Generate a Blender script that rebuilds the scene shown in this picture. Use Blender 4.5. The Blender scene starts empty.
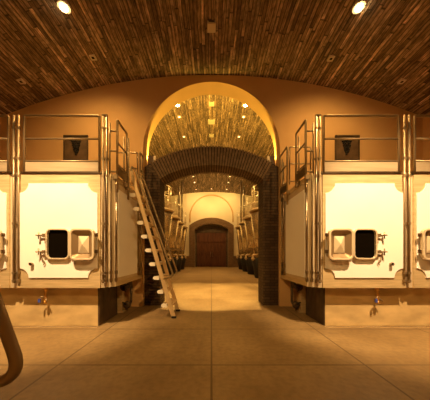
import bpy, bmesh, math, random
from mathutils import Vector, Matrix
random.seed(7)
S = bpy.context.scene
COL = S.collection
PI = math.pi
H = 1.34                      # eye height

# ------------------------------------------------------------------ materials
def mat(name, col, rough=0.6, metal=0.0, spec=0.4):
    m = bpy.data.materials.new(name); m.use_nodes = True
    b = m.node_tree.nodes['Principled BSDF']
    b.inputs['Base Color'].default_value = (*col, 1)
    b.inputs['Roughness'].default_value = rough
    b.inputs['Metallic'].default_value = metal
    b.inputs['Specular IOR Level'].default_value = spec
    return m
def nt(m): return m.node_tree.nodes, m.node_tree.links, m.node_tree.nodes['Principled BSDF']
def ramp(N, stops):
    r = N.new('ShaderNodeValToRGB'); e = r.color_ramp.elements
    e[0].position, e[0].color = stops[0][0], (*stops[0][1], 1)
    e[1].position, e[1].color = stops[-1][0], (*stops[-1][1], 1)
    for p, c in stops[1:-1]:
        x = e.new(p); x.color = (*c, 1)
    return r
def noisy(m, c1, c2, scale=(3, 3, 3), detail=6, bump=0.0, lo=0.35, hi=0.65, rough=None, nscale=1.0):
    N, L, b = nt(m)
    tc = N.new('ShaderNodeTexCoord'); mp = N.new('ShaderNodeMapping'); mp.inputs['Scale'].default_value = scale
    L.new(tc.outputs['Object'], mp.inputs['Vector'])
    n = N.new('ShaderNodeTexNoise'); n.inputs['Scale'].default_value = nscale; n.inputs['Detail'].default_value = detail
    L.new(mp.outputs['Vector'], n.inputs['Vector'])
    r = ramp(N, [(lo, c1), (hi, c2)]); L.new(n.outputs['Fac'], r.inputs['Fac'])
    L.new(r.outputs['Color'], b.inputs['Base Color'])
    if rough:
        rr = N.new('ShaderNodeMapRange'); rr.inputs['To Min'].default_value, rr.inputs['To Max'].default_value = rough
        L.new(n.outputs['Fac'], rr.inputs['Value']); L.new(rr.outputs['Result'], b.inputs['Roughness'])
    if bump:
        bp = N.new('ShaderNodeBump'); bp.inputs['Strength'].default_value = bump; bp.inputs['Distance'].default_value = 0.02
        L.new(n.outputs['Fac'], bp.inputs['Height']); L.new(bp.outputs['Normal'], b.inputs['Normal'])
    return m
def glow(name, col, strength):
    m = mat(name, (0, 0, 0)); b = m.node_tree.nodes['Principled BSDF']
    b.inputs['Emission Color'].default_value = (*col, 1); b.inputs['Emission Strength'].default_value = strength
    return m

M = {}
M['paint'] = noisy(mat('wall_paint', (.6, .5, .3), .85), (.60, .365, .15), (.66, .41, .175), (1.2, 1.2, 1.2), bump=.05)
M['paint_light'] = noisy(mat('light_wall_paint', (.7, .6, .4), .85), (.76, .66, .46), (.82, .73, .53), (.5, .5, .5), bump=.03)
M['concrete'] = noisy(mat('plinth_concrete', (.4, .3, .2), .8), (.44, .315, .14), (.60, .435, .20), (2.5, 2.5, 5), bump=.15)
M['steel'] = mat('brushed_steel', (.33, .245, .135), .5, .75)
M['plate'] = noisy(mat('steel_plate', (.62, .52, .36), .5, .25), (.50, .375, .195), (.62, .475, .26), (3, 3, 40), rough=(.35, .55))
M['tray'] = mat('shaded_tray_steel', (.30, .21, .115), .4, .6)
M['rim'] = mat('polished_rim', (.74, .62, .42), .4, .35)
M['tank_steel'] = mat('polished_tank_steel', (.66, .53, .34), .22, .92)
M['mortar'] = mat('dark_mortar', (.025, .015, .008), .9)
M['panel_back'] = noisy(mat('panel_back', (.1, .06, .03), .6), (.08, .045, .02), (.15, .09, .042), (5, 5, 5))
M['valve'] = mat('dark_cast_valve', (.10, .065, .035), .5, .4)
M['ladder'] = noisy(mat('ladder_alloy', (.7, .5, .3), .45, .3), (.66, .49, .27), (.78, .59, .335), (4, 4, 4))
M['toe'] = noisy(mat('toe_plate', (.4, .3, .2), .5, .35), (.36, .28, .17), (.43, .34, .21), (2, 2, 30))
M['dark_steel'] = mat('dark_tinted_steel', (.36, .28, .18), .28, 1.0)
M['side_plate'] = noisy(mat('side_plate', (.6, .5, .36), .5, .2), (.55, .44, .28), (.64, .52, .34), (2, 2, 2), rough=(.4, .6))
M['cream'] = noisy(mat('cream_enamel', (.9, .86, .74), .35), (.88, .84, .76), (.91, .87, .80), (2, 2, 2))
M['black'] = mat('black_rubber', (.012, .010, .008), .6)
M['hole'] = mat('opening_shade', (.004, .0025, .001), .9, 0, .02)  # near-black colour stands in for the shade inside openings
M['white'] = mat('white_plastic', (.85, .80, .68), .5)
M['brass'] = mat('brass', (.75, .45, .12), .3, 1.0)
M['blue'] = mat('blue_plastic', (.05, .09, .45), .5)
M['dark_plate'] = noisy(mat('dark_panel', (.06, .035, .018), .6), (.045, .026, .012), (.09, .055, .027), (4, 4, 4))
M['fixture'] = mat('fixture_white', (.62, .52, .34), .5)
M['lamp'] = glow('lamp_glow', (1, .78, .42), 60)
M['lamp_small'] = glow('small_lamp_glow', (1, .70, .34), 7)

def wood_ceiling():
    m = mat('reclaimed_boards', (.2, .12, .05), .75); N, L, b = nt(m)
    def math_(op, a, bb=None):
        n = N.new('ShaderNodeMath'); n.operation = op
        for i, v in enumerate((a, bb)):
            if v is None: continue
            if isinstance(v, (int, float)): n.inputs[i].default_value = v
            else: L.new(v, n.inputs[i])
        return n.outputs[0]
    def comb(x, y, z=0.0):
        c = N.new('ShaderNodeCombineXYZ')
        for i, v in enumerate((x, y, z)):
            if isinstance(v, (int, float)): c.inputs[i].default_value = v
            else: L.new(v, c.inputs[i])
        return c.outputs[0]
    def white(v):
        n = N.new('ShaderNodeTexWhiteNoise'); n.noise_dimensions = '3D'; L.new(v, n.inputs['Vector']); return n.outputs['Value']
    tc = N.new('ShaderNodeTexCoord'); sp = N.new('ShaderNodeSeparateXYZ'); L.new(tc.outputs['Object'], sp.inputs[0])
    u = math_('MULTIPLY', sp.outputs['X'], 1/.07); row = math_('FLOOR', u); fu = math_('FRACT', u)
    sh = math_('MULTIPLY', white(comb(row, 3.3)), 7.0)
    ln = math_('ADD', math_('MULTIPLY', white(comb(row, 9.1)), .9), .55)
    v = math_('ADD', math_('MULTIPLY', sp.outputs['Y'], ln), sh); cell = math_('FLOOR', v); fv = math_('FRACT', v)
    tone = white(comb(row, cell, 1.7))
    edge = math_('MINIMUM', math_('MINIMUM', fu, math_('SUBTRACT', 1.0, fu)), math_('MULTIPLY', math_('MINIMUM', fv, math_('SUBTRACT', 1.0, fv)), 9.0))
    gap = N.new('ShaderNodeMapRange'); L.new(edge, gap.inputs['Value']); gap.inputs['From Min'].default_value = .03; gap.inputs['From Max'].default_value = .15; gap.inputs['To Min'].default_value = .18
    base = ramp(N, [(0, (.16, .098, .049)), (.4, (.225, .142, .075)), (.8, (.30, .195, .108)), (1, (.43, .29, .165))]); L.new(tone, base.inputs['Fac'])
    def streak(sx, sy, lo, hi, c0, c1, det=6):
        n = N.new('ShaderNodeTexNoise'); n.inputs['Scale'].default_value = 1; n.inputs['Detail'].default_value = det; n.inputs['Roughness'].default_value = .65
        L.new(comb(math_('MULTIPLY', sp.outputs['X'], sx), math_('ADD', math_('MULTIPLY', sp.outputs['Y'], sy), math_('MULTIPLY', tone, 20.0))), n.inputs['Vector'])
        r = ramp(N, [(lo, (c0,)*3), (hi, (c1,)*3)]); L.new(n.outputs['Fac'], r.inputs['Fac']); return r.outputs[0]
    def mul(a, c):
        x = N.new('ShaderNodeMix'); x.data_type = 'RGBA'; x.blend_type = 'MULTIPLY'; x.inputs[0].default_value = 1
        L.new(a, x.inputs[6]); L.new(c, x.inputs[7]); return x.outputs[2]
    c = mul(base.outputs[0], streak(38, 1.4, .34, .66, .25, 1.8)); c = mul(c, streak(16, 7, .36, .62, .5, 1.35, 4)); c = mul(c, streak(3.2, .35, .38, .6, .55, 1.35, 3)); c = mul(c, gap.outputs[0])
    L.new(c, b.inputs['Base Color'])
    bp = N.new('ShaderNodeBump'); bp.inputs['Strength'].default_value = .7; bp.inputs['Distance'].default_value = .03
    L.new(c, bp.inputs['Height']); L.new(bp.outputs[0], b.inputs['Normal'])
    return m
M['boards'] = wood_ceiling()

def bricks(name, c1, c2, mortar, w=.24, h=.075):
    m = mat(name, c1, .85); N, L, b = nt(m)
    tc = N.new('ShaderNodeTexCoord'); sp = N.new('ShaderNodeSeparateXYZ'); cb = N.new('ShaderNodeCombineXYZ'); ad = N.new('ShaderNodeMath')
    L.new(tc.outputs['Object'], sp.inputs[0]); L.new(sp.outputs['X'], ad.inputs[0]); L.new(sp.outputs['Y'], ad.inputs[1])
    L.new(ad.outputs[0], cb.inputs['X']); L.new(sp.outputs['Z'], cb.inputs['Y'])
    br = N.new('ShaderNodeTexBrick'); L.new(cb.outputs[0], br.inputs['Vector'])
    for k, v in {'Scale': 1.0, 'Mortar Size': .010, 'Mortar Smooth': .2, 'Brick Width': w, 'Row Height': h}.items(): br.inputs[k].default_value = v
    br.inputs['Color1'].default_value = (*c1, 1); br.inputs['Color2'].default_value = (*c2, 1); br.inputs['Mortar'].default_value = (*mortar, 1)
    L.new(br.outputs['Color'], b.inputs['Base Color'])
    bp = N.new('ShaderNodeBump'); bp.inputs['Strength'].default_value = .9; bp.inputs['Distance'].default_value = .02; bp.invert = True
    L.new(br.outputs['Fac'], bp.inputs['Height']); L.new(bp.outputs[0], b.inputs['Normal'])
    return m
M['brick'] = bricks('dark_brick', (.095, .058, .03), (.055, .033, .017), (.035, .02, .01))
M['brick_far'] = bricks('brown_brick', (.26, .16, .08), (.18, .105, .05), (.10, .06, .03))
M['voussoir'] = noisy(mat('voussoir_brick', (.1, .06, .03), .85), (.095, .058, .029), (.17, .105, .053), (9, 2, 9), bump=.2)
M['door_wood'] = noisy(mat('door_wood', (.2, .08, .03), .5), (.075, .026, .012), (.15, .055, .025), (7, 7, 1.2), bump=.2)

def floor_mat():
    m = mat('polished_concrete', (.4, .28, .12), .4); N, L, b = nt(m)
    tc = N.new('ShaderNodeTexCoord')
    n = N.new('ShaderNodeTexNoise'); n.inputs['Scale'].default_value = .9; n.inputs['Detail'].default_value = 9; n.inputs['Roughness'].default_value = .62
    L.new(tc.outputs['Object'], n.inputs['Vector'])
    r = ramp(N, [(.33, (.20, .125, .05)), (.5, (.265, .172, .072)), (.68, (.33, .225, .10))]); L.new(n.outputs['Fac'], r.inputs['Fac'])
    n2 = N.new('ShaderNodeTexNoise'); n2.inputs['Scale'].default_value = 14; n2.inputs['Detail'].default_value = 5; L.new(tc.outputs['Object'], n2.inputs['Vector'])
    r2 = ramp(N, [(.3, (.78, .78, .78)), (.6, (1, 1, 1))]); L.new(n2.outputs['Fac'], r2.inputs['Fac'])
    # sawn joints: x every 1.85 m, y every 1.27 m
    sp = N.new('ShaderNodeSeparateXYZ'); L.new(tc.outputs['Object'], sp.inputs[0])
    def joint(out, off, per, w):
        a = N.new('ShaderNodeMath'); a.operation = 'ADD'; a.inputs[1].default_value = -off + per / 2 + per * 40; L.new(out, a.inputs[0])
        mo = N.new('ShaderNodeMath'); mo.operation = 'MODULO'; mo.inputs[1].default_value = per; L.new(a.outputs[0], mo.inputs[0])
        s = N.new('ShaderNodeMath'); s.operation = 'SUBTRACT'; s.inputs[1].default_value = per / 2; L.new(mo.outputs[0], s.inputs[0])
        ab = N.new('ShaderNodeMath'); ab.operation = 'ABSOLUTE'; L.new(s.outputs[0], ab.inputs[0])
        lt = N.new('ShaderNodeMath'); lt.operation = 'LESS_THAN'; lt.inputs[1].default_value = w; L.new(ab.outputs[0], lt.inputs[0])
        return lt
    jx = joint(sp.outputs['X'], 0, 1.87, .011); jy = joint(sp.outputs['Y'], 2.62, 1.27, .010)
    mxm = N.new('ShaderNodeMath'); mxm.operation = 'MAXIMUM'; L.new(jx.outputs[0], mxm.inputs[0]); L.new(jy.outputs[0], mxm.inputs[1])
    mx = N.new('ShaderNodeMix'); mx.data_type = 'RGBA'; mx.blend_type = 'MULTIPLY'; mx.inputs[0].default_value = 1
    L.new(r.outputs[0], mx.inputs[6]); L.new(r2.outputs[0], mx.inputs[7])
    m2 = N.new('ShaderNodeMix'); m2.data_type = 'RGBA'; L.new(mxm.outputs[0], m2.inputs[0]); L.new(mx.outputs[2], m2.inputs[6]); m2.inputs[7].default_value = (.11, .065, .025, 1)
    L.new(m2.outputs[2], b.inputs['Base Color'])
    rr = N.new('ShaderNodeMapRange'); rr.inputs['To Min'].default_value = .34; rr.inputs['To Max'].default_value = .58
    L.new(n.outputs['Fac'], rr.inputs['Value']); L.new(rr.outputs[0], b.inputs['Roughness'])
    return m
M['floor'] = floor_mat()

# ------------------------------------------------------------------ mesh helpers
def box(bm, x0, x1, y0, y1, z0, z1):
    x0, x1 = sorted((x0, x1)); y0, y1 = sorted((y0, y1)); z0, z1 = sorted((z0, z1))
    v = [bm.verts.new(p) for p in ((x0,y0,z0),(x1,y0,z0),(x1,y1,z0),(x0,y1,z0),(x0,y0,z1),(x1,y0,z1),(x1,y1,z1),(x0,y1,z1))]
    for f in ((0,3,2,1),(4,5,6,7),(0,1,5,4),(1,2,6,5),(2,3,7,6),(3,0,4,7)): bm.faces.new([v[i] for i in f])
    return bm
def prism(bm, pts, d, axis='y', at=0.0):
    """extrude a closed 2D outline: axis y -> pts are (x,z); axis z -> (x,y); axis x -> (y,z)"""
    def P(p, t):
        if axis == 'y': return (p[0], t, p[1])
        if axis == 'z': return (p[0], p[1], t)
        return (t, p[0], p[1])
    a = [bm.verts.new(P(p, at)) for p in pts]; b = [bm.verts.new(P(p, at + d)) for p in pts]
    bm.faces.new(a); bm.faces.new(b[::-1]); n = len(pts)
    for i in range(n): bm.faces.new((a[i], b[i], b[(i+1) % n], a[(i+1) % n]))
    return bm
def tube(bm, pts, r, n=10, closed=False):
    pts = [Vector(p) for p in pts]; m = len(pts); rings = []; up = None
    for i, p in enumerate(pts):
        if closed: t = pts[(i+1) % m] - pts[i-1]
        else: t = pts[min(i+1, m-1)] - pts[max(i-1, 0)]
        t.normalize()
        if up is None:
            up = Vector((0, 0, 1)) if abs(t.z) < .9 else Vector((1, 0, 0))
        u = (up - t * up.dot(t)).normalized(); w = t.cross(u); up = u
        rings.append([bm.verts.new(p + (u * math.cos(2*PI*k/n) + w * math.sin(2*PI*k/n)) * r) for k in range(n)])
    rng = m if closed else m - 1
    for i in range(rng):
        A, B = rings[i], rings[(i+1) % m]
        for k in range(n):
            f = bm.faces.new((A[k], A[(k+1) % n], B[(k+1) % n], B[k])); f.smooth = True
    if not closed:
        bm.faces.new(rings[0][::-1]); bm.faces.new(rings[-1])
    return bm
def bend(pts, rad=.08, seg=6):
    """round the corners of a polyline"""
    pts = [Vector(p) for p in pts]; out = [pts[0]]
    for i in range(1, len(pts) - 1):
        a, b, c = pts[i-1], pts[i], pts[i+1]
        d1, d2 = (a - b), (c - b); r = min(rad, d1.length * .45, d2.length * .45)
        p, q = b + d1.normalized() * r, b + d2.normalized() * r
        for k in range(seg + 1):
            t = k / seg; out.append(p * (1-t)**2 + b * 2*t*(1-t) + q * t*t)
    return out + [pts[-1]]
def lathe(bm, prof, c, n=32, axis='z'):
    cx, cy, cz = c; rings = []
    for r, h in prof:
        ring = []
        for k in range(n):
            a = 2*PI*k/n; x, y = r*math.cos(a), r*math.sin(a)
            p = (cx+x, cy+y, cz+h) if axis == 'z' else ((cx+x, cy+h, cz+y) if axis == 'y' else (cx+h, cy+x, cz+y))
            ring.append(bm.verts.new(p))
        rings.append(ring)
    for A, B in zip(rings, rings[1:]):
        for k in range(n):
            f = bm.faces.new((A[k], A[(k+1) % n], B[(k+1) % n], B[k])); f.smooth = True
    bm.faces.new(rings[0][::-1]); bm.faces.new(rings[-1])
    return bm
def B(): return bmesh.new()
def obj(name, bm, m, parent=None, label=None, bevel=0):
    bmesh.ops.recalc_face_normals(bm, faces=bm.faces)
    me = bpy.data.meshes.new(name); 
    if parent is not None:
        r = parent
        while r.parent: r = r.parent
        bm.transform(Matrix.Translation(-r.location))
    bm.to_mesh(me); bm.free(); me.materials.append(M[m])
    o = bpy.data.objects.new(name, me); COL.objects.link(o)
    if parent is not None: o.parent = parent
    if label: o['label'] = label
    if bevel:
        b = o.modifiers.new('bevel', 'BEVEL'); b.width = bevel; b.segments = 2; b.limit_method = 'ANGLE'
    return o
def thing(name, label, cat, loc, group=None):
    o = bpy.data.objects.new(name, None); COL.objects.link(o); o.location = loc
    o.empty_display_size = .1
    o['label'] = label; o['category'] = cat
    if group: o['group'] = group
    return o
def struct(name, bm, m, parent=None, label=None, cat=None, bevel=0):
    o = obj(name, bm, m, parent, None, bevel)
    if parent is None:
        o['kind'] = 'structure'
        if label: o['label'] = label
        if cat: o['category'] = cat
    return o
def dup(root, loc, label, group=None):
    r = root.copy(); COL.objects.link(r); r.location = loc; r['label'] = label
    if group: r['group'] = group
    for ch in list(root.children):
        c = ch.copy(); COL.objects.link(c); c.parent = r
        for g in list(ch.children):
            d = g.copy(); COL.objects.link(d); d.parent = c
    return r

# ------------------------------------------------------------------ setting
DW, DW2 = 5.6, 6.05            # end wall front and back
FAR = 24.0
def zv(x): return -8.32 + math.sqrt(14.35**2 - x*x)              # near vault
def zf(x): return 8.37 - 22 + math.sqrt(22**2 - x*x)              # far vault
bm = B(); box(bm, -6.4, 6.4, -5.2, FAR + .6, -.2, 0)
struct('floor', bm, 'floor', label='warm brown polished concrete floor with sawn joints', cat='floor')

def vault(fn, x1, y0, y1, t=.25, n=48):
    bm = B(); xs = [-x1 + 2*x1*i/n for i in range(n+1)]
    pts = [(x, fn(x)) for x in xs] + [(x, fn(x) + t) for x in reversed(xs)]
    prism(bm, pts, y1 - y0, 'y', y0)
    for f in bm.faces: f.smooth = False
    return bm
struct('ceiling', vault(zv, 5.75, -5.2, DW), 'boards', label='shallow vaulted ceiling of dark reclaimed boards over the front hall', cat='ceiling')
struct('ceiling_far', vault(zf, 6.25, DW2, FAR), 'boards', label='vaulted board ceiling of the hall beyond the arch', cat='ceiling')

# end wall with the round-headed opening
RO, ZO = 1.785, 4.065
outl = [(-6.4, 0), (-RO, 0)]
for k in range(41):
    a = PI - PI*k/40; outl.append((RO*math.cos(a), ZO + RO*math.sin(a)))
outl += [(RO, 0), (6.4, 0), (6.4, 8.6), (-6.4, 8.6)]
bm = B(); prism(bm, outl, DW2 - DW, 'y', DW)
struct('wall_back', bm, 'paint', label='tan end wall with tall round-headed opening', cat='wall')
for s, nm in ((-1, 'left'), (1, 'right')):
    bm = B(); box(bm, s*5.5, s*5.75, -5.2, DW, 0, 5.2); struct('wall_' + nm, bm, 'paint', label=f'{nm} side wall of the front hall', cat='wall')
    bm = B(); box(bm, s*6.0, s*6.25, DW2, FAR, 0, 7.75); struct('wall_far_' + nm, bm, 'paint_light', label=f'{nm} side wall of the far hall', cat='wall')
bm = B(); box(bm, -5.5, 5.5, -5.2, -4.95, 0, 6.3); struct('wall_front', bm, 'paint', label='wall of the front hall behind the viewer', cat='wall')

# far wall, with the doorway opening
def arc_pts(hw, zs, zt, n=16):
    """segmental arch from (hw,zs) over (0,zt) to (-hw,zs)"""
    sag = zt - zs; R = (hw*hw + sag*sag) / (2*sag); zc = zt - R; a0 = math.asin(hw / R)
    return [(R*math.sin(a0 - 2*a0*k/n), zc + R*math.cos(a0 - 2*a0*k/n)) for k in range(n+1)]
hwd = 1.84
outl = [(-6.25, 0), (-hwd, 0)] + arc_pts(hwd, 4.19, 4.8)[::-1] + [(hwd, 0), (6.25, 0), (6.25, 8.55), (-6.25, 8.55)]
bm = B(); prism(bm, outl, .6, 'y', FAR)
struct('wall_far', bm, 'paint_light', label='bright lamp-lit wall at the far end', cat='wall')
bm = B(); box(bm, -6, 6, FAR + .6, FAR + .8, 0, 5.2); struct('wall_far_backing', bm, 'dark_plate', label='dark backing behind the far doorway', cat='wall')
# brick surround of far door
outl = [(-2.45, 0), (-hwd, 0)] + arc_pts(hwd, 4.19, 4.8)[::-1] + [(hwd, 0), (2.45, 0)] + arc_pts(2.45, 4.62, 5.47)
bm = B(); prism(bm, outl, .25, 'y', FAR - .25)
struct('trim_1', bm, 'brick_far', label='brown brick segmental arch around the far door', cat='door surround')
# shallow round-headed moulding above
pts = [(2.4*math.cos(PI*k/40), FAR - .02, 5.6 + 2.42*math.sin(PI*k/40)) for k in range(41)]
pts = [(2.4, FAR - .02, 5.0)] + pts + [(-2.4, FAR - .02, 5.0)]
bm = B(); tube(bm, pts, .07, 8)
struct('trim_2', bm, 'paint', label='thin round-headed moulding on the far wall over the door', cat='moulding')
for s, nm in ((-1, 'left'), (1, 'right')):
    bm = B(); box(bm, s*2.46, s*6.0, FAR - .12, FAR, 0, 1.22); struct('baseboard_far_' + nm, bm, 'brick_far', label=f'dark dado {nm} of the far door', cat='dado')
# the door
door = bpy.data.objects.new('door_1', None); COL.objects.link(door); door.location = (0, FAR + .3, 0)
door['kind'] = 'structure'; door['label'] = 'dark reddish brown double door under the far brick arch'; door['category'] = 'door'
for s in (-1, 1):
    bm = B(); box(bm, s*.012, s*1.62, FAR + .28, FAR + .36, .02, 3.85)
    leaf = obj('door_leaf', bm, 'door_wood', door)
    for zi, (z0, z1) in enumerate(((.25, 1.3), (1.5, 2.55), (2.75, 3.65))):
        for x0, x1 in ((.16, .78), (.9, 1.48)):
            bm = B(); box(bm, s*x0, s*x1, FAR + .23, FAR + .29, z0, z1); box(bm, s*(x0+.1), s*(x1-.1), FAR + .2, FAR + .24, z0+.1, z1-.1)
            obj('raised_panel', bm, 'door_wood', leaf)
    bm = B(); tube(bm, [(s*.1, FAR + .24, 1.15), (s*.1, FAR + .17, 1.15), (s*.1, FAR + .17, 1.65), (s*.1, FAR + .24, 1.65)], .025, 8)
    obj('door_handle', bm, 'dark_steel', leaf)
bm = B()
for s in (-1, 1): box(bm, s*1.62, s*hwd, FAR + .22, FAR + .42, 0, 4.25)
prism(bm, [(-1.62, 3.86), (1.62, 3.86), (1.62, 4.25)] + arc_pts(hwd - .03, 4.19, 4.78)[1:-1] + [(-1.62, 4.25)], .18, 'y', FAR + .24)
obj('door_frame', bm, 'dark_plate', door)

# ------------------------------------------------------------------ the dark brick archway standing in the opening
YB, YB2 = 5.72, 6.32
ZC, R1, R0 = 1.06, 3.17, 2.68
aw = bpy.data.objects.new('wall_archway', None); COL.objects.link(aw); aw.location = (0, YB, 0)
aw['kind'] = 'structure'; aw['label'] = 'dark brick archway with radial brick head inside the tall opening'; aw['category'] = 'archway'
am = math.asin(1.375 / R0)
for s in (-1, 1):
    bm = B()
    out = [(s*1.375, 0), (s*RO, 0), (s*RO, ZC + math.sqrt(R1**2 - RO**2)), (s*R1*math.sin(am), ZC + R1*math.cos(am)), (s*1.375, ZC + R0*math.cos(am))]
    prism(bm, out, YB2 - YB, 'y', YB); obj('pier', bm, 'brick', aw)
bm = B(); n = 40
out = [(R1*math.sin(-am + 2*am*k/n), ZC + R1*math.cos(-am + 2*am*k/n)) for k in range(n+1)] + [((R0+.02)*math.sin(am - 2*am*k/n), ZC + (R0+.02)*math.cos(am - 2*am*k/n)) for k in range(n+1)]
prism(bm, out, YB2 - YB - .05, 'y', YB + .025); obj('arch_core', bm, 'mortar', aw)
bm = B(); nb = 42
for row, (y0, y1) in enumerate(((YB - .012, YB + .2), (YB + .21, YB + .40), (YB + .41, YB2 + .01))):
    for k in range(nb):
        a0 = -am + 2*am*(k + .14)/nb; a1 = -am + 2*am*(k + .86)/nb
        out = [(r*math.sin(a), ZC + r*math.cos(a)) for r, a in ((R0 - random.uniform(0, .008), a0), (R0 - random.uniform(0, .008), a1), (R1 + .012, a1), (R1 + .012, a0))]
        prism(bm, out, y1 - y0, 'y', y0)
obj('voussoirs', bm, 'voussoir', aw)

# ------------------------------------------------------------------ fermentation tanks
YF = 3.85
TW = 1.63
ZB, ZT = .75, 2.83             # tank underside / roof
Z0P, Z1P = .93, 2.62           # cream panel
RAIL = [3.83, 3.42]
rr = .021
def make_tank(s, k, label):
    """s: side (-1 left, +1 right); k: 0 by the aisle, 1 against the side wall"""
    u0 = 1.86 + k*TW                                   # aisle-side edge
    X = lambda u: s*(u0 + u)
    t = thing('fermentation_tank', label, 'tank', (X(TW/2), 4.7, ZB), 'square fermentation tanks')
    xi = -.06 if k == 0 else .012
    ch = .13 if k == 0 else 0.0
    # shell
    bm = B()
    plan = [(X(TW-.012), YF+.03), (X(TW-.012), 5.56), (X(xi), 5.56), (X(xi), YF+.03+ch)] + ([(X(xi+.18), YF+.03)] if ch else [])
    prism(bm, plan, ZT - ZB, 'z', ZB); obj('shell', bm, 'side_plate', t)
    # face frame (steel plate with skirt)
    bm = B(); box(bm, X(.135), X(TW-.012), YF+.006, YF+.03, ZB, ZT); box(bm, X(.135), X(TW-.012), YF-.004, YF+.006, ZB, ZB+.05)
    obj('face_frame', bm, 'plate', t)
    # cream panel with concave corners
    x0, x1, rc = .175, 1.575, .17
    pts = []
    for cx, cz, a0 in ((x0, Z0P, PI/2), (x1, Z0P, PI), (x1, Z1P, 3*PI/2), (x0, Z1P, 0)):
        for q in range(9):
            a = a0 - PI/2*q/8
            if (cx, cz) == (x0, Z0P): a = PI/2 - PI/2*q/8
            elif (cx, cz) == (x1, Z0P): a = PI - PI/2*q/8
            elif (cx, cz) == (x1, Z1P): a = 3*PI/2 - PI/2*q/8
            else: a = 2*PI - PI/2*q/8
            pts.append((X(cx + rc*math.cos(a)), cz + rc*math.sin(a)))
    bm = B(); prism(bm, pts, .022, 'y', YF - .016); obj('front_panel', bm, 'cream', t, bevel=.004)
    # hatch: rounded rim, flat black plate painted as its shaded inside
    hx0, hx1, hz0, hz1 = 2.50-1.86, 2.92-1.86, 1.262, 1.806
    def rr_(a0, a1, b0, b1, c, q=4):
        o = []
        for cx, cz, st in ((a1-c, b0+c, -PI/2), (a1-c, b1-c, 0), (a0+c, b1-c, PI/2), (a0+c, b0+c, PI)):
            for i in range(q): o.append((X(cx + c*math.cos(st + PI/2*i/(q-1))), cz + c*math.sin(st + PI/2*i/(q-1))))
        return o
    def ring(bm, o, i, y0, y1):
        n = len(o); V = [[bm.verts.new((p[0], y, p[1])) for p in q] for q, y in ((o, y0), (i, y0), (o, y1), (i, y1))]
        for a in range(n):
            b = (a+1) % n
            bm.faces.new((V[0][a], V[0][b], V[1][b], V[1][a])); bm.faces.new((V[0][a], V[2][a], V[2][b], V[0][b]))
            bm.faces.new((V[1][a], V[1][b], V[3][b], V[3][a])); bm.faces.new((V[2][a], V[3][a], V[3][b], V[2][b]))
    bm = B(); ring(bm, rr_(hx0, hx1, hz0, hz1, .085), rr_(hx0+.026, hx1-.026, hz0+.026, hz1-.026, .065), YF-.075, YF-.017)
    rim = obj('hatch_rim', bm, 'rim', t, bevel=.006)
    bm = B(); prism(bm, rr_(hx0+.02, hx1-.02, hz0+.02, hz1-.02, .06), .012, 'y', YF-.032); obj('hatch_shade_plate', bm, 'hole', rim, 'black plate standing in for the shaded interior behind the open hatch')
    # opened hatch door
    dx0, dx1 = 2.035-1.86, 2.465-1.86
    dz0, dz1 = hz0-.012, hz1-.004
    bm = B(); ring(bm, rr_(dx0, dx1, dz0, dz1, .085), rr_(dx0+.036, dx1-.036, dz0+.036, dz1-.036, .06), YF-.135, YF-.07)
    hd = obj('hatch_door', bm, 'rim', t, bevel=.008)
    cx, cz = (dx0+dx1)/2, (dz0+dz1)/2
    bm = B()
    A = rr_(dx0+.03, dx1-.03, dz0+.03, dz1-.03, .06); C = rr_(cx-.105, cx+.105, cz-.165, cz+.165, .012)
    VA = [bm.verts.new((p[0], YF-.128, p[1])) for p in A]; VC = [bm.verts.new((p[0], YF-.060, p[1])) for p in C]; VB = [bm.verts.new((p[0], YF-.052, p[1])) for p in A]
    n = len(A)
    for i in range(n):
        j = (i+1) % n; bm.faces.new((VA[i], VA[j], VC[j], VC[i])); bm.faces.new((VA[i], VA[j], VB[j], VB[i]))
    bm.faces.new(VC); bm.faces.new(VB)
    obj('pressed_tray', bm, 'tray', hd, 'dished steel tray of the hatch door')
    bm = B(); q4 = [bm.verts.new((X(cx+a*.092), YF-.066, cz+b*.15)) for a, b in ((-1,-1),(1,-1),(1,1),(-1,1))]; q5 = [bm.verts.new((v.co.x, YF-.058, v.co.z)) for v in q4]
    ap = bm.verts.new((X(cx), YF-.115, cz))
    for i in range(4): bm.faces.new((q4[i], q4[(i+1)%4], ap)); bm.faces.new((q4[i], q4[(i+1)%4], q5[(i+1)%4], q5[i]))
    bm.faces.new(q5); obj('pyramid_boss', bm, 'rim', hd)
    for z in (1.69, 1.40):
        bm = B(); box(bm, X(dx0-.045), X(dx0+.01), YF-.11, YF-.075, z-.03, z+.03); obj('door_lug', bm, 'dark_steel', hd)
    for z in (1.68, 1.39):
        bm = B(); tube(bm, [(X(.622), YF-.08, z-.05), (X(.622), YF-.08, z+.05)], .016, 8); obj('hinge', bm, 'steel', hd)
    # clamps with cross handles
    for z in (1.685, 1.395):
        bm = B(); ux = hx1 + .03
        tube(bm, [(X(ux-.03), YF-.05, z), (X(ux+.10), YF-.07, z)], .014, 8)
        tube(bm, [(X(ux+.09), YF-.07, z-.06), (X(ux+.09), YF-.07, z+.06)], .010, 8)
        tube(bm, [(X(ux+.10), YF-.12, z), (X(ux+.10), YF-.02, z)], .010, 8)
        box(bm, X(ux-.03), X(ux+.02), YF-.09, YF-.016, z-.03, z+.03)
        obj('hatch_clamp', bm, 'steel', t)
    bm = B(); tube(bm, bend([(X(hx1+.07), YF-.06, 1.38), (X(hx1+.10), YF-.05, 1.29), (X(hx1+.03), YF-.04, 1.21), (X(hx1+.06), YF-.04, 1.16)], .03), .009, 6)
    obj('retaining_link', bm, 'steel', t)
    bm = B(); lathe(bm, [(.028, 0), (.028, .035), (.018, .045), (.018, .06)], (X(1.325), YF-.076, 1.18), 14, 'y'); obj('sample_plug', bm, 'dark_steel', t)
    # front guard rail + toe board
    g0, g1 = .145, 1.49
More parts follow.
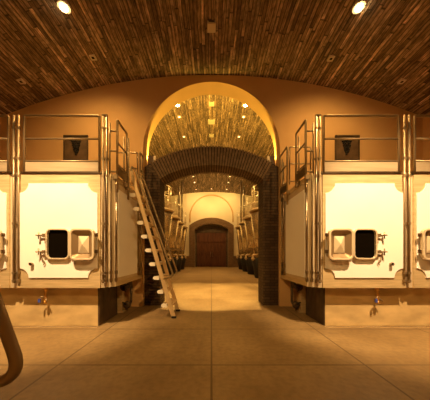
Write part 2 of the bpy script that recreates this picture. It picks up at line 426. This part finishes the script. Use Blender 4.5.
    bm = B(); tube(bm, bend([(X(g0), YF, ZT-.02), (X(g0), YF, RAIL[0]), (X(g1), YF, RAIL[0]), (X(g1), YF, ZT-.02)], .03), rr, 10)
    tube(bm, [(X(g0), YF, RAIL[1]), (X(g1), YF, RAIL[1])], rr*.85, 8); tube(bm, [(X(g0), YF, 3.02), (X(g1), YF, 3.02)], rr*.8, 8)
    obj('guard_rail', bm, 'steel', t)
    bm = B(); box(bm, X(g0+.02), X(g1-.02), YF-.006, YF+.012, ZT+.005, 3.005); obj('toe_board', bm, 'toe', t)
    # roof edge lip under toe board
    bm = B(); box(bm, X(.03), X(TW-.015), YF-.012, YF+.03, ZT-.035, ZT+.004); obj('roof_lip', bm, 'dark_steel', t)
    # upright posts with hinge brackets
    posts = [(.075, YF-.01), (.012, YF-.01)] if k == 0 else [(.03, YF-.02)]
    posts.append((TW-.055, YF-.02))
    if k == 1: posts.append((TW-.02, YF-.02))
    for (u, y) in posts:
        bm = B(); tube(bm, [(X(u), y, .84), (X(u), y, RAIL[0]+.0)], .019, 10)
        for z in (.88, 1.02, 1.9, 2.75, 3.06, 3.6): box(bm, X(u-.02), X(u+.02), y-.024, y+.03, z-.02, z+.02)
        obj('post', bm, 'dark_steel' if u == .012 else 'steel', t)
    if k == 0:
        # strap across post heads, chamfer corner posts
        bm = B(); box(bm, X(-.0), X(.09), YF-.03, YF+.01, 3.81, 3.845); obj('post_strap', bm, 'steel', t)
        for (u, y, zt) in ((-.015, YF+.10, ZT+.01), (-.085, YF+.16, ZT-.03)):
            bm = B(); tube(bm, [(X(u), y, .84), (X(u), y, zt)], .017, 8); 
            for z in (.88, 1.02): box(bm, X(u-.02), X(u+.02), y-.024, y+.024, z-.03, z+.03)
            obj('post', bm, 'steel' if u > -.05 else 'dark_steel', t)
        sx = -.062                                        # side plane
        # side frame and panel
        bm = B(); box(bm, X(sx-.012), X(sx+.01), YF+.17, 5.54, ZB, ZB+.10); box(bm, X(sx-.012), X(sx+.01), YF+.17, 5.54, ZT-.09, ZT)
        box(bm, X(sx-.012), X(sx+.01), 5.36, 5.54, ZB+.10, ZT-.09)
        obj('side_frame', bm, 'plate', t)
        bm = B(); box(bm, X(sx-.02), X(sx+.005), YF+.27, 5.16, Z0P-.02, Z1P-.02); obj('side_panel', bm, 'cream', t, bevel=.004)
        for y in (5.25, 5.33):
            bm = B(); tube(bm, [(X(sx-.04), y, .86), (X(sx-.04), y, 3.6 if y < 5.3 else ZT)], .018, 8)
            for z in (.9, 1.1, 2.7): box(bm, X(sx-.06), X(sx), y-.03, y+.03, z-.05, z+.05)
            obj('post', bm, 'dark_steel', t)
        # side rail: two framed panels with a gateway between
        rx = -.12
        for (y0, y1) in ((3.97, 4.42), (5.21 if s < 0 else 4.94, 5.44)):
            bm = B(); tube(bm, bend([(X(rx), y0, 2.5), (X(rx), y0, RAIL[0]), (X(rx), y1, RAIL[0]), (X(rx), y1, 2.72)], .03), rr, 10)
            for z in (RAIL[1], 3.02): tube(bm, [(X(rx), y0, z), (X(rx), y1, z)], rr*.8, 8)
            tube(bm, [(X(rx+.03), y1-.07, 2.75), (X(rx+.03), y1-.07, RAIL[0]-.1)], rr*.8, 8)
            for z in (2.78,): box(bm, X(rx-.01), X(sx), y0-.02, y0+.02, z-.04, z+.04); box(bm, X(rx-.01), X(sx), y1-.02, y1+.02, z-.04, z+.04)
            obj('side_rail', bm, 'steel', t)
            bm = B(); box(bm, X(rx-.006), X(rx+.012), y0+.02, y1-.02, ZT+.0, 2.99); obj('toe_board', bm, 'dark_steel', t)
        bm = B()
        for z in (3.63, 3.26, 2.88): tube(bm, [(X(rx), 3.97, z), (X(.02), 3.97, z)], rr*.8, 8)
        tube(bm, [(X(.02), 3.97, 2.8), (X(.02), 3.97, 3.78)], rr*.8, 8)
        obj('rail_bridge', bm, 'steel', t)
        if s < 0:
            bm = B(); tube(bm, [(X(rx), 4.50, 2.5), (X(rx), 4.50, 3.78)], rr, 10); box(bm, X(rx-.01), X(sx), 4.48, 4.52, 2.7, 2.78); obj('gate_post', bm, 'steel', t)
        # gate swung open onto the roof
        gy = 5.17 if s < 0 else 4.9
        bm = B(); tube(bm, bend([(X(rx+.04), gy, 2.95), (X(rx+.04), gy, 3.8), (X(rx+.52), gy, 3.8), (X(rx+.52), gy, 2.95)], .03), rr*.9, 8)
        for z in (3.42, 3.02): tube(bm, [(X(rx+.04), gy, z), (X(rx+.52), gy, z)], rr*.8, 8)
        obj('gate', bm, 'dark_steel', t)
        # support leg in the recess and valves
        bm = B(); box(bm, X(.22), X(.36), 5.0, 5.14, 0.02, ZB); box(bm, X(.18), X(.40), 4.97, 5.17, 0, .02); obj('leg', bm, 'plate', t)
        bm = B(); lathe(bm, [(.06, 0), (.09, .02), (.09, .05), (.06, .07), (.06, .12)], (X(.16), 4.93, .60), 18, 'y')
        tube(bm, bend([(X(.16), 5.02, .60), (X(.10), 5.12, .60), (X(.10), 5.12, ZB)], .05), .05, 12)
        v = obj('outlet_valve', bm, 'valve', t)
        bm = B(); tube(bm, [(X(.16), 4.92, .62), (X(.03), 4.90, .68)], .014, 8); tube(bm, [(X(.16), 4.92, .60), (X(.10), 4.90, .50)], .014, 8); obj('valve_handle', bm, 'black', v)
        bm = B(); lathe(bm, [(.05, 0), (.085, .02), (.085, .05), (.05, .07), (.05, .10)], (X(.12), 5.0, .17), 18, 'y')
        tube(bm, bend([(X(.12), 5.08, .17), (X(.12), 5.3, .17), (X(.12), 5.3, ZB)], .06), .03, 12)
        v = obj('outlet_valve', bm, 'valve', t)
        bm = B(); tube(bm, [(X(.12), 4.99, .19), (X(.20), 4.97, .25)], .014, 8); obj('valve_handle', bm, 'black', v)
    # front drain valve below the skirt
    ux = 3.053 - 1.86
    bm = B(); tube(bm, bend([(X(ux), YF+.14, ZB), (X(ux), YF+.10, .62), (X(ux), YF+.09, .47)], .04), .022, 10)
    lathe(bm, [(.034, 0), (.034, .05)], (X(ux), YF+.12, .68), 10); lathe(bm, [(.03, 0), (.03, .04)], (X(ux), YF+.09, .45), 10)
    v = obj('drain_valve', bm, 'brass', t)
    bm = B(); tube(bm, bend([(X(ux), YF+.08, .58), (X(ux)-.05, YF+.05, .58), (X(ux)-.065, YF+.05, .54)], .02), .009, 6); obj('valve_lever', bm, 'steel', v)
    bm = B(); box(bm, X(ux)-.085, X(ux)-.05, YF+.03, YF+.065, .475, .545); obj('lever_grip', bm, 'blue', v, 'blue grip', bevel=.006)
    bm = B(); tube(bm, [(X(ux), YF+.09, .56), (X(ux)+.06, YF+.06, .50)], .012, 6); obj('side_tap', bm, 'steel', v)
    return t
make_tank(-1, 0, 'square steel tank with cream front and open hatch, left of the arch, with ladder')
make_tank(-1, 1, 'square steel tank cut off at the left edge, behind the foreground handrail')
make_tank(1, 0, 'square steel tank with cream front and open hatch, right of the brick arch')
make_tank(1, 1, 'square steel tank cut off at the right edge with only its hatch door showing')

# concrete plinths under the tanks
for s, nm in ((-1, 'left'), (1, 'right')):
    bm = B()
    prism(bm, [(s*2.14, 4.05), (s*5.46, 4.05), (s*5.46, 5.58), (s*2.62, 5.58), (s*2.62, 4.84), (s*2.14, 4.84)], ZB - .004, 'z', 0)
    o = obj('tank_plinth', bm, 'concrete', bevel=.01)
    o['label'] = f'low concrete plinth carrying the two square tanks {nm} of the aisle'; o['category'] = 'plinth'; o['group'] = 'tank plinths'
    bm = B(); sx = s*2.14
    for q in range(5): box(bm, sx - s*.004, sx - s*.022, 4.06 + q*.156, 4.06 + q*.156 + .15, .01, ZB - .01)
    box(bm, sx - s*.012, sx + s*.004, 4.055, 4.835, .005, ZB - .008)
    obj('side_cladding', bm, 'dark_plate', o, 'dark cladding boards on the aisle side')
    # drain channel in front
    t = thing('floor_drain', f'narrow slotted drain strip on the floor along the {nm} plinth', 'drain', (s*3.8, 3.99, 0), 'slotted floor drains')
    bm = B(); box(bm, s*2.12, s*5.46, 3.965, 4.045, .0, .006); obj('channel', bm, 'plate', t)
    bm = B()
    for q in range(110): box(bm, s*(2.135 + q*.03), s*(2.15 + q*.03), 3.975, 4.035, .0055, .009)
    obj('grate', bm, 'dark_steel', t)

# ------------------------------------------------------------------ ladder
def make_ladder(label):
    YN, YFA = 4.57, 5.14
    t = thing('tank_ladder', label, 'ladder', (-.79, (YN+YFA)/2, 0), 'steel tank ladders')
    xb, xt, zt = -.80, -1.72, 3.17
    xs = lambda z: xb + (xt - xb) * z / zt
    for y in (YN, YFA):
        bm = B(); w = .046
        prism(bm, [(xs(.03)-w, .03), (xs(.03)+w, .03), (xs(zt)+w*.8, zt), (xs(zt)-w*.8, zt)], .03, 'y', y - .015)
        obj('stringer', bm, 'ladder', t, bevel=.004)
        bm = B(); box(bm, xs(0)-.05, xs(0)+.05, y-.03, y+.03, 0, .045); obj('foot', bm, 'black', t, 'black rubber foot', bevel=.008)
        sgn = 1
        pts = [(xs(3.12), y, 3.12), (xs(3.2)+.03, y, 3.23), (xs(3.1)+.09, y, 3.12), (-.805, y, .895), (xs(.83)+.02, y, .83)]
        if True:
            bm = B(); tube(bm, bend(pts, .09, 8), .021, 12); obj('handrail', bm, 'steel', t)
    for i in range(9):
        z = .275 + .2925*i; x = xs(z)
        bm = B(); prism(bm, [(x+.05, z-.02), (x+.05, z+.015), (x-.155, z+.015), (x-.155, z-.02)], YFA - YN - .03, 'y', YN + .015)
        st = obj('step', bm, 'ladder', t)
        for y0, y1 in ((YN - .03, YN + .014), (YFA - .014, YFA + .03)):
            bm = B(); out = [(x-.06, z+.032), (x-.06, z-.045)] + [(x-.14 - .045*math.sin(PI*q/8), z-.0065 - .0385*math.cos(PI*q/8)) for q in range(9)]
            prism(bm, out, y1 - y0, 'y', y0); obj('end_cap', bm, 'white', st, 'white rounded end cap')
    return t
ld = make_ladder('steep steel ladder leaning against the left tank beside the brick arch')
dup(ld, (ld.location.x + .105, ld.location.y - 4.345, 0), 'foreground ladder showing only its bent tubular handrail at the left edge')

# ------------------------------------------------------------------ dark panels on the end wall
for s, nm in ((-1, 'left'), (1, 'right')):
    xa, xb_, za, zb = 3.205, 3.83, 3.79, 4.44
    t = thing('wall_panel', f'dark square panel on the end wall seen through the {nm} tank rails', 'wall panel', (s*3.52, DW, za), 'dark square wall panels')
    bm = B(); box(bm, s*xa, s*xb_, DW-.025, DW-.002, za, zb); obj('backing', bm, 'panel_back', t)
    bm = B()
    box(bm, s*xa, s*xb_, DW-.05, DW-.025, zb-.04, zb); box(bm, s*xa, s*xb_, DW-.05, DW-.025, za, za+.02)
    box(bm, s*xa, s*(xa+.02), DW-.05, DW-.025, za, zb); box(bm, s*(xb_-.02), s*xb_, DW-.05, DW-.025, za, zb)
    obj('frame', bm, 'dark_plate', t)
    bm = B(); random.seed(3)
    for r in range(7):
        for q in range((5, 4, 4, 3, 3, 2, 1)[r]):
            c = (s*3.50 + (q - ((5, 4, 4, 3, 3, 2, 1)[r]-1)/2)*.05 + random.uniform(-.01, .01), DW-.045, 4.28 - r*.055)
            lathe(bm, [(.012, -.022), (.025, -.01), (.025, .01), (.012, .022)], c, 8)
    obj('hanging_cluster', bm, 'black', t)
    bm = B(); tube(bm, [(s*3.36, DW-.045, 4.31), (s*3.47, DW-.05, 4.33), (s*3.56, DW-.05, 4.31), (s*3.68, DW-.045, 4.34)], .008, 6); obj('hanging_bar', bm, 'dark_steel', t)

# ------------------------------------------------------------------ far hall: conical tanks
def make_cone(x, y, label):
    t = thing('conical_tank', label, 'tank', (x, y, 0), 'conical steel tanks in the far hall')
    bm = B(); lathe(bm, [(.68, 0), (.86, 1.10), (.80, 1.12)], (x, y, 0), 28); obj('base', bm, 'black', t, 'black tapered base')
    bm = B(); lathe(bm, [(.62, 1.12), (.66, 1.25), (.94, 3.86)], (x, y, 0), 40); body = obj('body', bm, 'tank_steel', t)
    for z in (1.75,):
        bm = B(); r = .66 + .28*(z-1.25)/2.61; lathe(bm, [(r+.002, z-.03), (r+.02, z-.015), (r+.02, z+.015), (r+.006, z+.03)], (x, y, 0), 40)
        obj('hoop', bm, 'dark_steel', body)
    bm = B(); lathe(bm, [(.95, 3.84), (1.0, 3.87), (1.0, 3.96), (.93, 4.0), (.3, 4.14), (.25, 4.22)], (x, y, 0), 40); obj('lid', bm, 'plate', t)
    bm = B()
    for z in (4.35, 4.85, 5.3): tube(bm, [(x + .86*math.cos(2*PI*k/24), y + .86*math.sin(2*PI*k/24), z) for k in range(24)], .026, 6, True)
    for k in range(8):
        a = 2*PI*(k+.5)/8; tube(bm, [(x + .86*math.cos(a), y + .86*math.sin(a), 4.0), (x + .86*math.cos(a), y + .86*math.sin(a), 5.3)], .026, 6)
    obj('guard_rail', bm, 'rim', t)
    s = 1 if x < 0 else -1
    bm = B(); tube(bm, bend([(x + s*.55, y-.2, 1.35), (x + s*.86, y-.3, 1.35), (x + s*.86, y-.3, 1.0)], .08), .06, 10); lathe(bm, [(.1, 0), (.1, .1)], (x + s*.86, y-.3, 1.08), 12); obj('outlet_pipe', bm, 'plate', t)
    return t
ordn = ['nearest visible', 'second', 'third', 'farthest']
for s, nm in ((-1, 'left'), (1, 'right')):
    for i, y in enumerate((12.7, 15.2, 17.7, 20.2)):
        lab = {0: f'nearest conical steel tank on the {nm} of the far hall, by the brick pier',
               1: f'second conical steel tank from the arch on the {nm} of the far hall',
               2: f'third conical steel tank on the {nm} of the far hall with two tall vent pipes',
               3: f'last conical steel tank on the {nm} of the far hall, closest to the door'}[i]
        t = make_cone(s*3.25, y, lab)
        if i == 2:
            for px, zt in ((2.44, 7.43), (2.67, 7.0)):
                bm = B(); tube(bm, [(s*px, y, 3.95), (s*px, y, zt)], .062, 12); lathe(bm, [(.09, 0), (.09, .08)], (s*px, y, zt-.05), 12); obj('vent_pipe', bm, 'dark_steel', t)

# ------------------------------------------------------------------ ceiling fixtures
def ray_vault(px, py, fn):
    lo, hi = .001, .03
    dx, dz = (px - 211.5), (255 - py)
    for _ in range(60):
        m = (lo + hi)/2
        if H + dz*m > fn(dx*m): hi = m
        else: lo = m
    return dx*lo, 215*lo
LIGHTC = (1.0, .59, .20)
def spot(name, loc, target, power, angle, blend=.5, radius=.06, col=LIGHTC):
    l = bpy.data.lights.new(name, 'SPOT'); l.energy = power; l.spot_size = math.radians(angle); l.spot_blend = blend
    l.shadow_soft_size = radius; l.color = col
    o = bpy.data.objects.new(name, l); COL.objects.link(o); o.location = loc
    o.rotation_euler = (Vector(target) - Vector(loc)).to_track_quat('-Z', 'Y').to_euler()
    return o
def lamp_fixture(x, y, z, label, group='bright ceiling spotlights', r=.07):
    t = thing('ceiling_spotlight', label, 'ceiling light', (x, y, z), group)
    bm = B(); lathe(bm, [(r*1.5, -.03), (r*1.5, .06)], (x, y, z), 20); obj('trim_ring', bm, 'fixture', t)
    bm = B(); lathe(bm, [(r*.3, -.065), (r*.65, -.058), (r*.85, -.042), (r*.85, -.028)], (x, y, z), 16); obj('bulb', bm, 'lamp', t)
    return t
def small_fixture(x, y, z, label, group, lit, h=.062):
    t = thing('recessed_downlight', label, 'ceiling light', (x, y, z), group)
    bm = B()
    z0, z1 = z - .025, z + .05
    box(bm, x-h, x+h, y-h, y-h*.5, z0, z1); box(bm, x-h, x+h, y+h*.5, y+h, z0, z1); box(bm, x-h, x-h*.5, y-h*.5, y+h*.5, z0, z1); box(bm, x+h*.5, x+h, y-h*.5, y+h*.5, z0, z1)
    obj('square_trim', bm, 'fixture', t)
    bm = B(); box(bm, x-h*.5, x+h*.5, y-h*.5, y+h*.5, z0+.008, z1); obj('lens', bm, 'lamp_small' if lit else 'hole', t)
    return t
# front hall
for px, py, nm in ((64, 6, 'left'), (359, 6, 'right')):
    x, y = ray_vault(px, py, zv); lamp_fixture(x, y, zv(x), f'glaring ceiling spotlight high over the {nm} tank')
    s = -1 if x < 0 else 1
    spot('spot_over_tank', (x, y, zv(x)-.14), (x*.85, y-.3, 0), 190, 80, .6)
    spot('spot_wall_wash', (x, y, zv(x)-.14), (x*1.1, DW, 2.75), 215, 118, 1.0)
    # same row continued: lamp above the viewer, unseen fixture behind for added fills
    for yy in (1.05, -1.7):
        lamp_fixture(s*2.65, yy, zv(2.65), f'ceiling spotlight of the {nm} row, ' + ('above the viewer' if yy > 0 else 'unseen fill fixture behind the viewer'))
    spot('spot_on_tank', (s*2.65, 1.05, zv(2.65)-.14), (s*3.2, 3.85, 1.15), 2900, 48, .7, .06, (1, .65, .32))
    spot('fill_spot_floor', (s*2.65, -1.7, zv(2.65)-.14), (s*2.4, -2.3, 0), 2300, 66, .8)  # added fill: its floor bounce lifts the front ceiling
    spot('fill_spot_aisle', (s*2.65, -1.7, zv(2.65)-.14), (-s*1.7, 5.2, 1.3), 850, 56, .9)  # added fill for the side panels, ladder and brick piers
for px, py, lab in ((93, 57, 'left ceiling, the one nearer the arch'), (21, 81, 'left ceiling, the one nearer the edge'), (331, 58, 'right ceiling, the one nearer the arch'), (402, 81, 'right ceiling, the one nearer the edge')):
    x, y = ray_vault(px, py, zv); small_fixture(x, y, zv(x), 'small square unlit downlight on the ' + lab, 'small downlights on the front ceiling', False)
x, y = ray_vault(206, 25, zv) if False else ray_vault(211.5, 25, zv)
t = thing('ceiling_vent', 'pale square box with a dark slot at the crown of the front ceiling', 'vent', (0, y, zv(0)))
bm = B(); box(bm, -.085, .085, y-.09, y+.09, zv(0)-.07, zv(0)+.02); obj('housing', bm, 'fixture', t, bevel=.006)
bm = B(); box(bm, -.055, .055, y-.094, y-.088, zv(0)-.03, zv(0)-.012); obj('slot', bm, 'hole', t)
# far hall
for s, nm in ((-1, 'left'), (1, 'right')):
    x = s*1.58; y = 9.97
    lamp_fixture(x, y, zf(x), f'glaring ceiling spotlight seen at the {nm} through the round opening', r=.09)
    spot('spot_far_entry', (x, y, zf(x)-.16), (x*.8, y+.6, 0), 600, 74, .6)
    lamp_fixture(x, 7.8, zf(x), f'ceiling spotlight hidden above the round opening on the {nm}', r=.09)
    spot('spot_far_pool', (x, 7.8, zf(x)-.16), (x*.7, 7.6, 0), 4300, 40, .35, .06, (1, .66, .24))
    for yy, lab in ((10.83, 'next to the bright spotlight'), (12.65, 'just above the brick arch head'), (19.05, 'first seen under the brick arch'), (20.6, 'second seen under the brick arch'), (22.8, 'last before the far wall')):
        xx = s*1.62
        small_fixture(xx, yy, zf(xx), f'small lit downlight, {nm} row of far ceiling, {lab}', 'small downlights on the far ceiling', True, .085)
    spot('spot_far_mid', (s*1.62, 12.65, zf(1.62)-.06), (s*3.2, 14.0, 2.6), 1100, 80, .6)
    spot('spot_far_mid', (s*1.62, 19.05, zf(1.62)-.06), (s*3.2, 18.6, 2.6), 1000, 80, .6)
    spot('spot_far_wall', (s*1.62, 20.6, zf(1.62)-.06), (s*1.9, FAR, 4.2), 540, 120, .8)
for s, nm in ((-1, 'left'), (1, 'right')):
    x, z = s*1.65, 3.85
    t = thing('uplight', f'small bar uplight on the {nm} shoulder of the brick archway', 'light', (x, 6.2, z), 'bar uplights on the brick archway')
    bm = B(); box(bm, x-.11, x+.11, 5.94, 6.25, z, z+.04); box(bm, x-.11, x+.11, 5.94, 5.955, z+.04, z+.23); obj('housing', bm, 'dark_steel', t)  # upright front lip added to block uplight spill onto the front ceiling
    bm = B(); box(bm, x-.10, x+.10, 6.0, 6.24, z+.038, z+.05); obj('lens', bm, 'lamp_small', t)
    spot('spot_uplight', (x, 6.2, z+.09), (s*.4, 11.2, 8.3), 2700, 84, .6, .05, (1, .64, .11))
    spot('fill_spot_far_ceiling', (x, 6.2, z+.09), (s*.3, 19.5, 8.3), 4500, 30, .9, .05, (1, .62, .22))  # extra narrow beam added at the uplight to brighten the far ceiling
    spot('spot_uplight_reveal', (x, 6.0, z+.065), (s*.9, 5.85, 6.2), 120, 165, .4, .012, (1, .64, .10))
for yy, lab, w in ((9.95, 'the first, between the two bright lamps', .13), (11.3, 'the second, largest of the three', .17), (12.6, 'the third, just above the brick arch', .13)):
    t = thing('ceiling_vent', 'pale square box on the far ceiling crown, ' + lab, 'vent', (0, yy, zf(0)), 'boxes on the far ceiling crown')
    bm = B(); box(bm, -w, w, yy-w, yy+w, zf(0)-.07, zf(0)+.02); obj('housing', bm, 'fixture', t, bevel=.01)
    bm = B(); box(bm, -w*.6, w*.6, yy-w-.004, yy-w+.002, zf(0)-.045, zf(0)-.02); obj('slot', bm, 'hole', t)
small_fixture(0, 22.8, zf(0), 'small lit downlight at the far ceiling crown by the far wall', 'small downlights on the far ceiling', True, .085)

# ------------------------------------------------------------------ world, camera, view
w = bpy.data.worlds.new('world'); S.world = w; w.use_nodes = True
w.node_tree.nodes['Background'].inputs[0].default_value = (1, .6, .25, 1); w.node_tree.nodes['Background'].inputs[1].default_value = .02
cam = bpy.data.cameras.new('camera'); co = bpy.data.objects.new('camera', cam); COL.objects.link(co)
cam.sensor_width = 36; cam.lens = 18; cam.shift_x = 3.5/430; cam.shift_y = 55/430; cam.clip_start = .02
co.location = (0, 0, H); co.rotation_euler = (PI/2, 0, 0)
S.camera = co
S.view_settings.view_transform = 'Standard'; S.view_settings.look = 'None'; S.view_settings.gamma = 1; S.view_settings.exposure = 0
S.view_settings.use_curve_mapping = False
S.cycles.use_denoising = True
S.cycles.max_bounces = 8; S.cycles.diffuse_bounces = 5; S.cycles.glossy_bounces = 4
S.cycles.sample_clamp_indirect = 6
